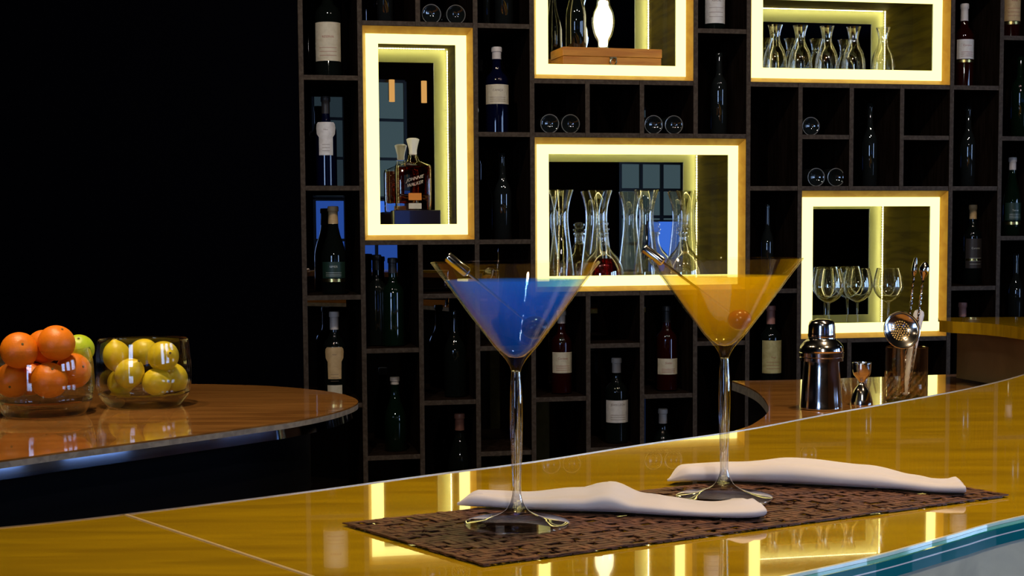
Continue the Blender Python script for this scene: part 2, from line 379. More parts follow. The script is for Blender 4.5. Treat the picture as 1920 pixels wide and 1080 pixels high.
def lit_box(k, label):
    i0, i1, j0, j1 = niches[k]
    x0, x1 = GX(i0)+BT/2+.0005, GX(i1)-BT/2-.0005; z1, z0 = GZ(j0)-BT/2-.0005, GZ(j1)+BT/2+.0005
    cx = (x0+x1)/2; hw = (x1-x0)/2; H = z1-z0
    t = thing('lit_display_box', label, 'display case', W(cx, 0, z0), YAW, 'glowing framed boxes in the bottle rack')
    e = .0525; sl, sr, st, sb = .012, .017, .021, .016; rc = .028
    O = [(-hw, 0), (hw, 0), (hw, H), (-hw, H)]
    N = [(-hw+sl, sb), (hw-sr, sb), (hw-sr, H-st), (-hw+sl, H-st)]
    Q = [(-hw+e, e-.002), (hw-e, e-.002), (hw-e, H-e), (-hw+e, H-e)]
    def ring(bm, A, ya, B, yb, mi=0):
        a = [bm.verts.new((x, ya, z)) for x, z in A]; b = [bm.verts.new((x, yb, z)) for x, z in B]
        for q in range(4): bm.faces.new((a[q], a[(q+1) % 4], b[(q+1) % 4], b[q])).material_index = mi
    bm = bmesh.new()                                  # bevelled gilt surround, wedge-shaped in section
    ring(bm, O, .001, N, rc); ring(bm, N, rc, O, rc+.0065); bmesh.ops.remove_doubles(bm, verts=bm.verts, dist=1e-5)
    obj('surround', bm, m_splay, t)
    bm = bmesh.new()                                  # flat diffuser ring, 6 mm thick
    ring(bm, N, rc+.0005, Q, rc+.0005, 0); ring(bm, Q, rc+.0005, Q, rc+.007, 1); ring(bm, Q, rc+.007, O, rc+.007, 1)
    bmesh.ops.remove_doubles(bm, verts=bm.verts, dist=1e-6)
    obj('light_panel', bm, [m_panel, m_cream], t)
    bm = bmesh.new(); y0, y1 = rc+.0075, DEPTH-.001; th = .004
    box(bm, -hw, -hw+th, y0, y1, 0, H); box(bm, hw-th, hw, y0, y1, 0, H)
    box(bm, -hw+th, hw-th, y0, y1, 0, th); box(bm, -hw+th, hw-th, y0, y1, H-th, H)
    obj('lining', bm, m_house, t)
    obj('mirror', boxm(-hw+th, hw-th, DEPTH-.003, DEPTH-.001, th, H-th), m_mirror, t)
    bm = bmesh.new(); y = rc+.022; p = .0095                                       # beads of the led strip round the inside
    bt = .0016
    box(bm, -hw+th, -hw+th+bt, y-.004, y+.004, th, H-th, 1); box(bm, hw-th-bt, hw-th, y-.004, y+.004, th, H-th, 1)
    box(bm, -hw+th+bt, hw-th-bt, y-.004, y+.004, H-th-bt, H-th, 1)
    n = int((H-2*th)/p)
    for q in range(n):
        z = th+p*(q+.5)
        box(bm, -hw+th+bt, -hw+th+bt+.0018, y-.0025, y+.0025, z-.003, z+.003, 0); box(bm, hw-th-bt-.0018, hw-th-bt, y-.0025, y+.0025, z-.003, z+.003, 0)
    n = int((2*hw-2*th-.01)/p)
    for q in range(n):
        x = -hw+th+.005+p*(q+.5); box(bm, x-.003, x+.003, y-.0025, y+.0025, H-th-bt-.0018, H-th-bt, 0)
    obj('led_strip', bm, [m_led, m_tape], t)
    return t, z0 + th
floorz = {}
for k, lb in ((1, 'tall narrow glowing box holding the whisky decanter'), (2, 'glowing box cut by the top edge, holding a wooden chest'),
              (3, 'upper right glowing box with a row of five carafes'), (4, 'wide glowing box in the middle with carafes and a red decanter'),
              (5, 'square glowing box at right with three wine glasses')):
    _, floorz[k] = lit_box(k, lb)

# ------------------------------------------------------------------ bottles
def arc_patch(bm, r, a0, a1, z0, z1, n=14, th=.0004, rows=None):
    """curved label on a cylinder, facing -y; rows = [(z, half-angle)] for a shaped outline."""
    rows = rows or [(z0, None), (z1, None)]
    g = []
    for z, ha in rows:
        A0, A1 = (a0, a1) if ha is None else (-ha, ha)
        g.append([(bm.verts.new(((r+th)*sin(A0+(A1-A0)*k/n), -(r+th)*cos(A0+(A1-A0)*k/n), z)), bm.verts.new((r*sin(A0+(A1-A0)*k/n), -r*cos(A0+(A1-A0)*k/n), z))) for k in range(n+1)])
    for q in range(len(g)-1):
        for k in range(n):
            bm.faces.new((g[q][k][0], g[q][k+1][0], g[q+1][k+1][0], g[q+1][k][0]))
            bm.faces.new((g[q][k+1][1], g[q][k][1], g[q+1][k][1], g[q+1][k+1][1]))
        for k in (0, n): bm.faces.new([g[q][k][0], g[q+1][k][0], g[q+1][k][1], g[q][k][1]])
    for q in (0, -1):
        for k in range(n): bm.faces.new([g[q][k][0], g[q][k+1][0], g[q][k+1][1], g[q][k][1]])
def text_bm(s, size, font_slant=0.):
    c = bpy.data.curves.new('lettering', 'FONT'); c.body = s; c.size = size; c.align_x = 'CENTER'; c.shear = font_slant; c.resolution_u = 2
    o = bpy.data.objects.new('lettering', c); COL.objects.link(o)
    dg = bpy.context.evaluated_depsgraph_get(); me = bpy.data.meshes.new_from_object(o.evaluated_get(dg))
    bm = bmesh.new(); bm.from_mesh(me); bpy.data.meshes.remove(me); bpy.data.objects.remove(o); bpy.data.curves.remove(c)
    return bm
def curved_text(s, size, r, z, m, parent, slant=0., rules=()):
    bm = text_bm(s, size, slant)
    for v in bm.verts:
        x, y = v.co.x, v.co.y; a = x/r; v.co = (r*sin(a), -r*cos(a), z+y)
    for zz, ha in rules: arc_patch(bm, r-.0001, -ha, ha, zz-.0006, zz+.0006, n=8, th=.0001)
    return obj('lettering', bm, m, parent)
def shape_pts(kind, R, H):
    if kind == 'bordeaux': b = [(0, .004), (R*.55, .002), (R*.85, 0), (R, .004), (R, H*.60), (R*.97, H*.635), (R*.80, H*.675), (R*.50, H*.715), (R*.41, H*.75), (R*.38, H*.80), (R*.37, H*.94), (R*.44, H*.945), (R*.44, H*.985), (R*.40, H), (0, H)]
    elif kind == 'burgundy': b = [(0, .004), (R*.55, .002), (R*.88, 0), (R, .005), (R, H*.42), (R*.96, H*.48), (R*.80, H*.57), (R*.56, H*.67), (R*.42, H*.76), (R*.37, H*.84), (R*.36, H*.94), (R*.43, H*.945), (R*.43, H*.985), (R*.39, H), (0, H)]
    else: b = [(0, .004), (R*.5, .002), (R*.85, 0), (R, .004), (R, H*.52), (R*.95, H*.57), (R*.72, H*.64), (R*.44, H*.70), (R*.36, H*.76), (R*.33, H*.94), (R*.42, H*.945), (R*.42, H*.985), (R*.38, H), (0, H)]
    return b
def bottle(px, j, label, kind='bordeaux', R=.0365, H=.285, glass=None, lab=None, cap=None, text=None, off=.10, grp=None, extra=None, py=None, low=None, turn=0., capdrop=False):
    """a bottle standing on the board of row j, seen at picture column px; lab=(z0,z1,material,half angle or rows)."""
    zb = GZ(j) + BT/2 + .0002
    ypx = py if py is not None else {-1: 20, 0: 40, 1: 120, 2: 220, 3: 300, 4: 410, 5: 500, 6: 600, 7: 700, 8: 800, 9: 860}[j]
    s, _ = on_wall(px, ypx, off)
    t = thing('wine_bottle', label, 'bottle', W(s, off, zb), YAW - .1 + turn, grp or 'wine bottles standing in the rack')
    prof = shape_pts(kind, R, H)
    bm = bmesh.new(); lathe(bm, prof, 40); obj('glass_body', bm, glass or m_dark, t, True, 50)
    def rad(z):
        for (r0, a), (r1, b) in zip(prof[3:], prof[4:]):
            if a <= z <= b: return r0 + (r1-r0)*(z-a)/max(b-a, 1e-6)
        return R
    if cap:
        cm, z0 = cap; bm = bmesh.new()
        zs = [z0, H*.90, H*.938, H*.945, H*.985, H]
        pr = [(rad(z0+.001), z0)] + [(rad(z0)+.0008, z0)] + [(rad(z)+.0008, z) for z in zs[1:]] + [(0, H+.0008)]
        lathe(bm, pr, 28); obj('capsule', bm, cm, t, True, 50)
    if lab:
        z0, z1, lm, ha = lab; bm = bmesh.new()
        if isinstance(ha, (list, tuple)): arc_patch(bm, R+.0002, 0, 0, z0, z1, rows=ha)
        else: arc_patch(bm, R+.0002, -ha, ha, z0, z1)
        L = obj('label', bm, lm, t, True, 40)
        if text:
            s_, sz, zt, im = text[:4]; w0 = ha if not isinstance(ha, (list, tuple)) else .6
            rules = [(z0 + (z1-z0)*q, min(w0*.6, .7)) for q in (.14, .24, .34)] if z1 - z0 > .03 else []
            curved_text(s_, sz, R+.0009, zt, im, L, rules=rules)
    if low:
        z0, z1, lm, ha = low; bm = bmesh.new(); arc_patch(bm, R+.0004, -ha, ha, z0, z1); obj('foil_band' if lm is m_gold else 'lower_label', bm, lm, t, True, 40)
    return t, prof, rad

bottle(616, 1, 'large dark bottle with tall cream label at top left of the rack', R=.0415, H=.33, lab=(.052, .175, m_label, 1.25), text=('RESERVA', .010, .125, m_redink))
key = [(.085, .42), (.150, .42), (.160, .62), (.190, .66), (.200, .60), (.204, .45)]
key2 = [(z-.018, a) for z, a in key]
bottle(612, 3, 'ink blue bottle with white keyhole shaped label under the large cream labelled one', R=.034, H=.290, glass=m_blue_dark, lab=(.10, .2, m_white, [(.100, .70), (.158, .70), (.168, 1.0), (.188, 1.08), (.200, 1.0), (.206, .8)]), text=('Albar', .007, .180, m_ink), cap=(m_capb, .235))
bottle(626, 5, 'dark bottle with pale neck foil, green label and gold band, second row from left edge', kind='burgundy', R=.040, H=.285, lab=(.052, .105, m_glabel, 1.1), text=('RIMER', .010, .086, m_paleink), cap=(m_tan, .228), low=(.040, .050, m_gold, 1.15))
bottle(628, 7, 'dark bottle with tan keyhole label just above the fruit counter', R=.036, H=.290, lab=(.05, .16, m_tan, [(.072, .62), (.128, .66), (.140, .90), (.160, .95), (.170, .9), (.176, .7)]), text=('Albar', .007, .150, m_ink), cap=(m_capw, .232), low=(.018, .052, m_label, .7))
bottle(722, 0, 'clear bottle standing on top of the tall glowing box, cut by the top edge', R=.026, H=.30, glass=m_clearb, py=20)
bottle(945, 0, 'clear glinting bottle cut by the top edge, left of the wooden chest box', R=.030, H=.30, glass=m_clearb, py=20)
bottle(912, 0, 'slim dark bottle cut by the top edge, right of the tall glowing box', R=.012, H=.26, glass=m_clearb, py=20, kind='slim', off=.14)
bottle(932, 2, 'dark bottle with square cream label and white neck tag, right of the tall glowing box', R=.0385, H=.285, glass=m_blue_dark, lab=(.096, .160, m_label, 1.3), text=('CAPAÇA', .009, .138, m_ink), cap=(m_capw, .245))
bottle(943, 4, 'empty unlabelled bottle in the cell below the square cream labelled one', R=.029, H=.285, glass=m_clearb, kind='slim')
bottle(707, 6, 'left of two black bottles below the tall glowing box', R=.036, H=.30, cap=(m_capb, .25), off=.13, py=580)
bottle(737, 6, 'right of two black bottles below the tall glowing box', R=.036, H=.29, glass=m_green, cap=(m_capb, .24), off=.09, py=580)
bottle(741, 8, 'green black bottle with white neck tag, lowest shelf left of the blue drink', kind='burgundy', R=.036, H=.245, glass=m_green, cap=(m_capw, .222), py=790)
bottle(853, 7, 'plain black bottle behind the left rim of the blue drink', R=.036, H=.29, kind='slim', py=680)
bottle(862, 9, 'bottle with pale oval neck label just above the bar top', kind='burgundy', R=.040, H=.29, cap=(m_capr, .235), py=830)
bottle(1053, 7, 'rose bottle with square cream label between the two cocktails, left one', R=.0345, H=.282, glass=m_amber, lab=(.072, .142, m_label, 1.2), text=('Coronas', .010, .118, m_redink), cap=(m_capw, .238), py=680)
bottle(1156, 8, 'dark bottle with white JEAN LEON label standing lowest between the cocktails', R=.0385, H=.290, lab=(.072, .148, m_white, 1.3), text=('JEAN LEON', .0105, .130, m_ink), cap=(m_capw, .240), py=760)
bottle(1250, 7, 'dark bottle with oval neck label and cream label left of the amber drink stem', R=.036, H=.290, glass=m_amber, lab=(.058, .112, m_label, 1.2), text=('Somni', .010, .094, m_redink), cap=(m_capb, .235), py=680)
bottle(1243, 9, 'dark bottle with white neck tag directly above the middle of the bar top', R=.036, H=.285, cap=(m_capw, .235), py=810)
bottle(1339, 0, 'bottle with pale lilac label cut by the top edge beside the wooden chest box', R=.036, H=.30, lab=(.028, .18, m_white, 1.2), text=('ABADAL', .009, .10, m_ink), py=20)
bottle(1348, 2, 'empty glinting bottle between the chest box and the five carafes', R=.027, H=.280, glass=m_clearb)
bottle(1439, 5, 'dark unlabelled bottle right of the wide glowing box', R=.021, H=.29, glass=m_clearb, kind='slim', py=450)
bottle(1445, 7, 'dark bottle with yellowed label right of the amber drink', R=.036, H=.285, lab=(.052, .166, m_ylabel, 1.2), text=('Vega', .009, .105, m_redink), cap=(m_capr, .222), py=670)
bottle(1631, 3, 'empty glinting bottle in the middle cell above the wine glass box', R=.0255, H=.290, glass=m_clearb, kind='slim', py=300)
bottle(1807, 1, 'rose bottle with cream label and gold band right of the five carafes', R=.033, H=.295, glass=m_amber, lab=(.100, .168, m_white, 1.2), text=('Coronas', .0095, .144, m_redink), cap=(m_capw, .235), low=(.088, .097, m_gold, 1.2))
bottle(1815, 3, 'empty glinting bottle right of the cells above the wine glass box', R=.0255, H=.285, glass=m_clearb, kind='slim')
bottle(1823, 5, 'dark bottle with brown label, gold band and pale neck wrap, beside wine glass box', R=.031, H=.285, lab=(.060, .165, m_blabel, 1.25), text=('Coronas', .0095, .128, m_paleink), cap=(m_tan, .235), low=(.086, .094, m_gold, 1.2))
bottle(1804, 7, 'black bottle with dull red capsule above the raised counter end', R=.033, H=.285, cap=(m_capr, .235), py=640)
bottle(1895, 0, 'bottle with orange label cut by the top right corner', R=.033, H=.30, glass=m_amber, lab=(.062, .19, m_tan, 1.2), text=('Rosat', .010, .13, m_redink), low=(.050, .060, m_gold, 1.2), py=20)
bottle(1912, 2, 'green unlabelled bottle at the right edge, upper one', R=.031, H=.292, glass=m_green)
bottle(1897, 4, 'green bottle with dark label, gold band and pale neck foil at the right edge', kind='burgundy', R=.031, H=.280, glass=m_green, lab=(.055, .118, m_glabel, 1.25), text=('Terrer', .009, .088, m_paleink), cap=(m_capw, .235), low=(.040, .050, m_gold, 1.25))
bottle(1905, 6, 'plain bottle at the right edge above the raised counter end', R=.026, H=.285, glass=m_clearb, kind='slim', py=560)

def lying(px, j, label, R=.0315, off=.045, ypx=None):
    s, _ = on_wall(px, ypx, off); z = GZ(j) + BT/2 + R + .0003
    t = thing('wine_bottle', label, 'bottle', W(s, off, z), YAW, 'bottles lying base outwards in the small cells')
    bm = bmesh.new(); H = .205
    pr = [(0, .012), (R*.45, .010), (R*.72, .001), (R*.86, -.001), (R, .004), (R, .13), (R*.8, .155), (R*.42, .175), (R*.40, H), (0, H)]
    lathe(bm, pr, 40)
    bmesh.ops.rotate(bm, verts=bm.verts, cent=(0, 0, 0), matrix=Matrix.Rotation(-pi/2, 3, 'X'))
    obj('glass_body', bm, m_clearb, t, True, 60)
    bm = bmesh.new(); tube(bm, [(R*.97*cos(2*pi*k/40), .002, R*.97*sin(2*pi*k/40)) for k in range(41)], .0011, 6, False)
    obj('base_highlight', bm, m_rimg, t, True)  # pale ring stands in for the highlight round the bottle base
for px, j, ypx, lb in ((809, 0, 18, 'bottle lying above the tall glowing box, left of the pair'), (855, 0, 20, 'bottle lying above the tall glowing box, right of the pair'),
        (1031, 2, 226, 'bottle lying under the wooden chest box, leftmost of four bases'), (1070, 2, 228, 'bottle lying under the wooden chest box, second of four bases'),
        (1226, 2, 228, 'bottle lying under the wooden chest box, third of four bases'), (1264, 2, 229, 'bottle lying under the wooden chest box, rightmost of four bases'),
        (1521, 2, 232, 'single lying bottle under the leftmost carafe of the upper right box'),
        (1531, 3, 328, 'left of two lying bottles directly above the wine glass box'), (1568, 3, 328, 'right of two lying bottles directly above the wine glass box')):
    lying(px, j, lb, ypx=ypx)

# ------------------------------------------------------------------ glassware in the lit boxes
def shell(prof, th=.0022, base=.006):
    """closed thin-walled vessel from an outer profile that starts at the base."""
    inner = [(max(r-th, .0004), z) for r, z in prof if z > base]
    inner[0] = (inner[0][0], base)
    return [(0, 0)] + prof + [(prof[-1][0]-th*.5, prof[-1][1]+th*.4)] + inner[::-1] + [(0, base)]
def vessel(name, prof, m, parent, th=.0022, base=.006, n=48, dn=6):
    bm = bmesh.new(); lathe(bm, shell(spline(prof, dn), th, base), n)
    return obj(name, bm, m, parent, True, 60)
# five carafes, upper right box
P3 = [(.030, 0), (.040, .004), (.0425, .030), (.041, .075), (.034, .110), (.021, .138), (.0165, .158), (.019, .180), (.0255, .202)]
src = None
for px, lb in ((1453, 'leftmost of the five small carafes'), (1500, 'second of the five small carafes from the left'), (1550, 'middle one of the five small carafes'),
               (1600, 'fourth of the five small carafes from the left'), (1656, 'rightmost of the five small carafes')):
    s, _ = on_wall(px, 95, .11); loc = W(s, .11, floorz[3]+.0003)
    if src is None:
        src = thing('carafe', lb, 'carafe', loc, YAW, 'five small carafes in the upper right lit box'); vessel('glass_body', P3, g_niche, src)
    else: copy_tree(src, loc, YAW, lb)
# tall flared carafes, middle box
P4 = [(.036, 0), (.045, .004), (.046, .016), (.043, .060), (.036, .120), (.0285, .180), (.0245, .230), (.026, .270), (.033, .305), (.0425, .335)]
src = None
for px, off, lb in ((1052, .17, 'tall flared carafe at the left end of the wide lit box'), (1125, .2195, 'tall flared carafe standing behind the red liquor decanter'),
               (1212, .17, 'tall flared carafe between the two decanters'), (1290, .2195, 'tall flared carafe behind the round empty decanter')):
    s, _ = on_wall(px, 440, off); loc = W(s, off, floorz[4]+.0003)
    if src is None:
        src = thing('carafe', lb, 'carafe', loc, YAW, 'tall carafes in the wide lit box'); vessel('glass_body', P4, g_niche, src)
    else: copy_tree(src, loc, YAW, lb)
def decanter(px, off, lb, sc, liquid):
    s, _ = on_wall(px, 480, off)
    t = thing('decanter', lb, 'decanter', W(s, off, floorz[4]+.0003), YAW)
    pr = [(.050*sc, 0), (.064*sc, .006), (.071*sc, .035), (.068*sc, .070), (.052*sc, .104), (.030*sc, .130), (.0175*sc, .152), (.0155*sc, .176), (.020*sc, .184), (.020*sc, .190)]
    vessel('glass_body', pr, g_niche, t, .003, .010)
    bm = bmesh.new(); lathe(bm, spline([(0, .172), (.011, .174), (.012, .190), (.020, .196), (.022, .203), (.015, .209), (.019, .216), (.018, .224), (.010, .229), (0, .230)], 4), 32)
    obj('stopper', bm, g_niche, t, True, 50)
    if liquid:
        bm = bmesh.new(); pp = [(0, .012), (.050*sc, .012), (.060*sc, .018), (.0655*sc, .035), (.0625*sc, .070), (.055*sc, .088), (.045*sc, .103), (0, .103)]
        lathe(bm, pp, 40); obj('red_liquor', bm, m_redliq, t, True, 40)
decanter(1130, .1075, 'round decanter half full of red liquor in the wide lit box', 1.0, True)
decanter(1281, .105, 'round empty decanter with stopper in the wide lit box', .95, False)
# wine glasses, right box
PW_stem = [(0, 0), (.034, 0), (.0345, .0012), (.020, .003), (.006, .008), (.0036, .02), (.0034, .07), (.0042, .108), (.010, .116), (0, .1165)]
PW = [(.004, .113), (.020, .119), (.040, .135), (.0515, .160), (.0525, .175), (.049, .200), (.0415, .232)]
src = None
for px, off, lb in ((1554, .10, 'left one of the three balloon wine glasses'), (1608, .13, 'middle one of the three balloon wine glasses'), (1666, .10, 'right one of the three balloon wine glasses')):
    s, _ = on_wall(px, 540, off); loc = W(s, off, floorz[5]+.0003)
    if src is None:
        src = thing('wine_glass', lb, 'wine glass', loc, YAW, 'balloon wine glasses in the square lit box')
        bm = bmesh.new(); o_ = spline(PW, 6); i_ = [(max(r-.0012, 0.0), z+.0008) for r, z in o_]
        lathe(bm, [(0, .1125)] + o_ + i_[::-1] + [(0, .1138)], 44); obj('bowl', bm, g_niche, src, True, 60)
        bm = bmesh.new(); lathe(bm, PW_stem, 28); obj('stem', bm, g_niche, src, True, 40)
    else: copy_tree(src, loc, YAW, lb)
# whisky decanter on black stand, tall box
s, _ = on_wall(779, 410, .11)
st = thing('display_stand', 'small black plinth under the whisky decanter', 'stand', W(s, .11, floorz[1]+.0003), YAW)
obj('block', boxm(-.076, .076, -.05, .05, 0, .068+.0245, bevel=.0015), P('gloss black', (.02, .015, .02), .08, 0, .7, coat=1), st)
SZ = .0925
s, _ = on_wall(775, 350, .11)
d = thing('whisky_decanter', 'square amber whisky decanter with flared glass stopper on black plinth', 'decanter', W(s, .11, floorz[1]+SZ+.0009), YAW)
def sq_lathe(bm, prof, p=5.0, n=48, sy=.62):
    rings = []
    for r, z, rd in prof:
        ring = []
        for k in range(n):
            a = 2*pi*k/n; c_, s_ = cos(a), sin(a); q = (abs(c_)**rd + abs(s_)**rd)**(-1/rd)
            yy = sy if rd > 2.5 else 1.0
            ring.append(bm.verts.new((r*q*c_, r*q*s_*yy, z)))
        rings.append(ring)
    for a in range(len(rings)-1):
        for k in range(n): bm.faces.new((rings[a][k], rings[a][(k+1) % n], rings[a+1][(k+1) % n], rings[a+1][k]))
    bm.faces.new(rings[0][::-1]); bm.faces.new(rings[-1])
bm = bmesh.new(); sq_lathe(bm, [(.055, 0, 8), (.057, .002, 8), (.058, .06, 8), (.0585, .135, 8), (.056, .146, 7), (.040, .153, 4), (.022, .160, 2), (.016, .170, 2), (.015, .180, 2)])
obj('glass_body', bm, g_niche, d, True, 45)
bm = bmesh.new(); sq_lathe(bm, [(.046, .030, 6), (.051, .034, 8), (.053, .06, 8), (.0535, .132, 8), (.052, .141, 7)], sy=.58)
obj('whisky', bm, m_whisky, d, True, 45)
bm = bmesh.new(); lathe(bm, spline([(0, .181), (.012, .182), (.013, .195), (.016, .210), (.021, .228), (.021, .232), (.012, .236), (0, .236)], 4), 10)
obj('stopper', bm, P('frosted crystal', (.95, .93, .85), .35, 0, .6, trans=.25), d, True, 30)
bm = text_bm('JOHNNIE', .015, .3); bm2 = text_bm('WALKER', .015, .3)
for v in bm.verts: v.co = (v.co.x*.9, -.0385, .098 + v.co.y + v.co.x*.25)
obj('lettering', bm, m_label, d)
for v in bm2.verts: v.co = (v.co.x*.9, -.0385, .080 + v.co.y + v.co.x*.25)
obj('lettering', bm2, m_label, d)
obj('front_label', boxm(-.021, .021, -.0392, -.0382, .032, .055), P('orange label', (.75, .24, .02), .5), d)
obj('base_plate', boxm(-.021, .021, -.0392, -.0382, .004, .022), m_label, d)
# chest, bottle and glowing decanter, top box
s, _ = on_wall(1140, 105, .09)
ch = thing('wooden_chest', 'honey coloured flat wooden chest with metal clasp in the top lit box', 'box', W(s, .105, floorz[2]+.0003), YAW+.06)
CHH = .104
obj('chest_body', boxm(-.172, .172, -.06, .075, 0, CHH-.030, bevel=.0015), m_wood, ch)
obj('lid', boxm(-.174, .174, -.062, .077, CHH-.0295, CHH, bevel=.002), m_wood, ch)
bm = bmesh.new(); tube(bm, [(.011*cos(a), -.066, .058+.011*sin(a)) for a in [k*2*pi/20 for k in range(21)]], .0028, 8, False)
box(bm, -.012, .012, -.066, -.0625, .066, .074); box(bm, -.018, .018, -.066, -.0605, .040, .047, bevel=.001)
obj('clasp', bm, m_brass, ch, True)
s, _ = on_wall(1080, 60, .10)
t = thing('wine_bottle', 'black bottle with sparkling outline standing on the wooden chest', 'bottle', W(s, .10, floorz[2]+CHH+.0008), YAW)
bm = bmesh.new(); lathe(bm, shape_pts('burgundy', .034, .26), 40); obj('glass_body', bm, m_dark, t, True, 50)
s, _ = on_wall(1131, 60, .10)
t = thing('glowing_decanter', 'white bulb shaped glass decanter standing on the wooden chest, made to glow', 'lamp', W(s, .10, floorz[2]+CHH+.0008), YAW)
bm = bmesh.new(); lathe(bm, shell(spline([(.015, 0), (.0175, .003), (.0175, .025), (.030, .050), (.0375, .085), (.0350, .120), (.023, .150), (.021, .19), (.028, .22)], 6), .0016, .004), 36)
obj('decanter_shell', bm, g_niche, t, True, 60)
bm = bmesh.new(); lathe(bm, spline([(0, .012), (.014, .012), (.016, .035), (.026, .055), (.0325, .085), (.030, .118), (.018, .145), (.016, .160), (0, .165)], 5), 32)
obj('infill', bm, m_glow_infill, t, True, 60)  # emission stands in for light caught by the decanter, which is no lamp

# ------------------------------------------------------------------ bar counter (long curved bar the cocktails stand on)
BZ = 1.10
inner = [(-1.6, .80), (-1.1, .835), (-.7, .89), (-.348, .962), (-.273, 1.008), (-.166, 1.087), (-.069, 1.166), (.018, 1.233), (.120, 1.330), (.230, 1.426), (.341, 1.549), (.445, 1.658),
         (.575, 1.800), (.709, 1.977), (.86, 2.22), (.985, 2.50), (1.055, 2.75), (1.064, 2.974), (1.036, 3.125), (.985, 3.20)]
inner = [(-1.6, .60), (-1.1, .70), (-.7, .815), (-.5, .893)] + inner[3:]
outer = [(1.9, 3.36), (1.86, 2.8), (1.62, 2.3), (1.28, 1.80), (.90, 1.40), (.60, 1.165), (.353, .980), (.277, .912), (.194, .838), (.06, .745), (-.15, .63), (-.5, .48), (-1.1, .33), (-1.6, .25)]
ip = spline(inner, 6); opt = spline(outer, 6)
bar = thing('bar_counter', 'long curved golden bar counter under the cocktails, wrapping round to the right', 'bar counter')
BT0 = .010
bm = bmesh.new(); prism(bm, ip + [(.97, 3.25), (1.0, 3.36)] + opt, BZ-.026, BZ-.0004); obj('bar_top', bm, m_bar, bar)
def offset_curve(pts, d):
    Q = [Vector(p) for p in pts]; out = []
    for i, p in enumerate(Q):
        t_ = (Q[min(i+1, len(Q)-1)] - Q[max(i-1, 0)]).normalized(); out.append((p.x - t_.y*d, p.y + t_.x*d))
    return out
bm = bmesh.new(); ribbon_wall(bm, offset_curve(ip[:96], .0007), BZ-.026, BZ+.0003, .0012); obj('metal_lip', bm, m_edge, bar)
oo = offset_curve(opt[6*2:], -.0008)
bm = bmesh.new(); ribbon_wall(bm, offset_curve(opt[12:], .0011), BZ-.0014, BZ+.0006, .0021); obj('rim_highlight', bm, m_glassrim, bar)  # white strip: highlight along the glass edge put in as colour
gw = bmesh.new(); ribbon_wall(gw, offset_curve(opt[12:], .0045), BZ-.0056, BZ-.0015, .0088); obj('glass_edge', gw, m_teal, bar)
gw = bmesh.new(); ribbon_wall(gw, offset_curve(opt[12:], .0045), BZ-.0125, BZ-.0064, .0088); obj('glass_edge', gw, m_teal, bar)
gw = bmesh.new(); ribbon_wall(gw, offset_curve(opt[12:], .0045), BZ-.0064, BZ-.0056, .0092); obj('glass_seam', gw, m_glassrim, bar)
gw = bmesh.new(); ribbon_wall(gw, offset_curve(opt[12:], .0030), 0.0, BZ-.0127, .005); obj('front_panel', gw, m_stone, bar)
gw = bmesh.new(); ribbon_wall(gw, offset_curve(ip[:-30], -.05), 0.0, BZ-.0265, .02); obj('rear_panel', gw, m_black, bar)
# pale joint between two slabs of the top
j0, j1 = Vector((-.2745, 1.006)), Vector((-.02, .700)); dj = (j1-j0).normalized(); nj = Vector((-dj.y, dj.x))*.0011
bm = bmesh.new(); prism(bm, [tuple(j0+nj), tuple(j0-nj), tuple(j1-nj), tuple(j1+nj)], BZ-.003, BZ+.0002); obj('joint_strip', bm, m_joint, bar)
# upright riser between raised end and work counter
rs = spline([(1.035, 3.33), (1.085, 3.12), (1.115, 2.9), (1.10, 2.6), (1.02, 2.35), (.90, 2.10)], 6)
bm = bmesh.new(); ribbon_wall(bm, offset_curve(rs, .01), .96, BZ-.0262, .018); obj('riser', bm, m_riser, bar)

# ------------------------------------------------------------------ lower counters
LZ = CH - .34036
lp = [(-.800, 2.200), (-.714, 2.307), (-.632, 2.400), (-.554, 2.492), (-.482, 2.578), (-.407, 2.675), (-.352, 2.79), (-.322, 2.92), (-.330, 3.02), (-.375, 3.13), (-.444, 3.216), (-.545, 3.297), (-.644, 3.338), (-.751, 3.363), (-.95, 3.37), (-1.5, 3.37), (-2.2, 3.37)]
lp = [(-2.2, 1.15), (-1.4, 1.58), (-1.02, 1.94)] + lp
lc = thing('fruit_counter', 'brown stone counter with rounded end carrying the two fruit bowls', 'counter')
lps = spline(lp, 6)
bm = bmesh.new(); prism(bm, lps, LZ-.003, LZ); obj('counter_top', bm, m_counter, lc)
bm = bmesh.new(); prism(bm, lps, LZ-.013, LZ-.0031); obj('counter_edge', bm, m_cedge, lc)
fs = [p for p in offset_curve(lps, .012)]
cut = [q for q in fs if q[1] < 3.0][:70]
bm = bmesh.new(); up_, dn_ = offset_curve(cut, .0029), cut          # leans out slightly at the foot
V4 = [[bm.verts.new((*p, LZ-.0132)) for p in up_], [bm.verts.new((*p, LZ-.033)) for p in dn_], [bm.verts.new((*p, LZ-.033)) for p in offset_curve(dn_, .006)], [bm.verts.new((*p, LZ-.0132)) for p in offset_curve(up_, .006)]]
for q in range(4):
    for k in range(len(cut)-1): bm.faces.new((V4[q][k], V4[q][k+1], V4[(q+1) % 4][k+1], V4[(q+1) % 4][k]))
for k in (0, -1): bm.faces.new([V4[q][k] for q in range(4)])
obj('steel_fascia', bm, m_fascia, lc, True, 50)
bm = bmesh.new(); prism(bm, offset_curve(lps, .10), 0, LZ-.0134); obj('base_cabinet', bm, m_black, lc)
rp = [(1.35, 3.50), (1.095, 3.485), (.9, 3.43), (.667, 3.371), (.516, 3.355)]
re = spline([(.516, 3.355), (.530, 3.24), (.534, 3.11), (.524, 2.96), (.508, 2.83), (.488, 2.733), (.449, 2.615), (.40, 2.51), (.25, 2.28), (.0, 1.98), (-.3, 1.72), (-.5, 1.6)], 6)
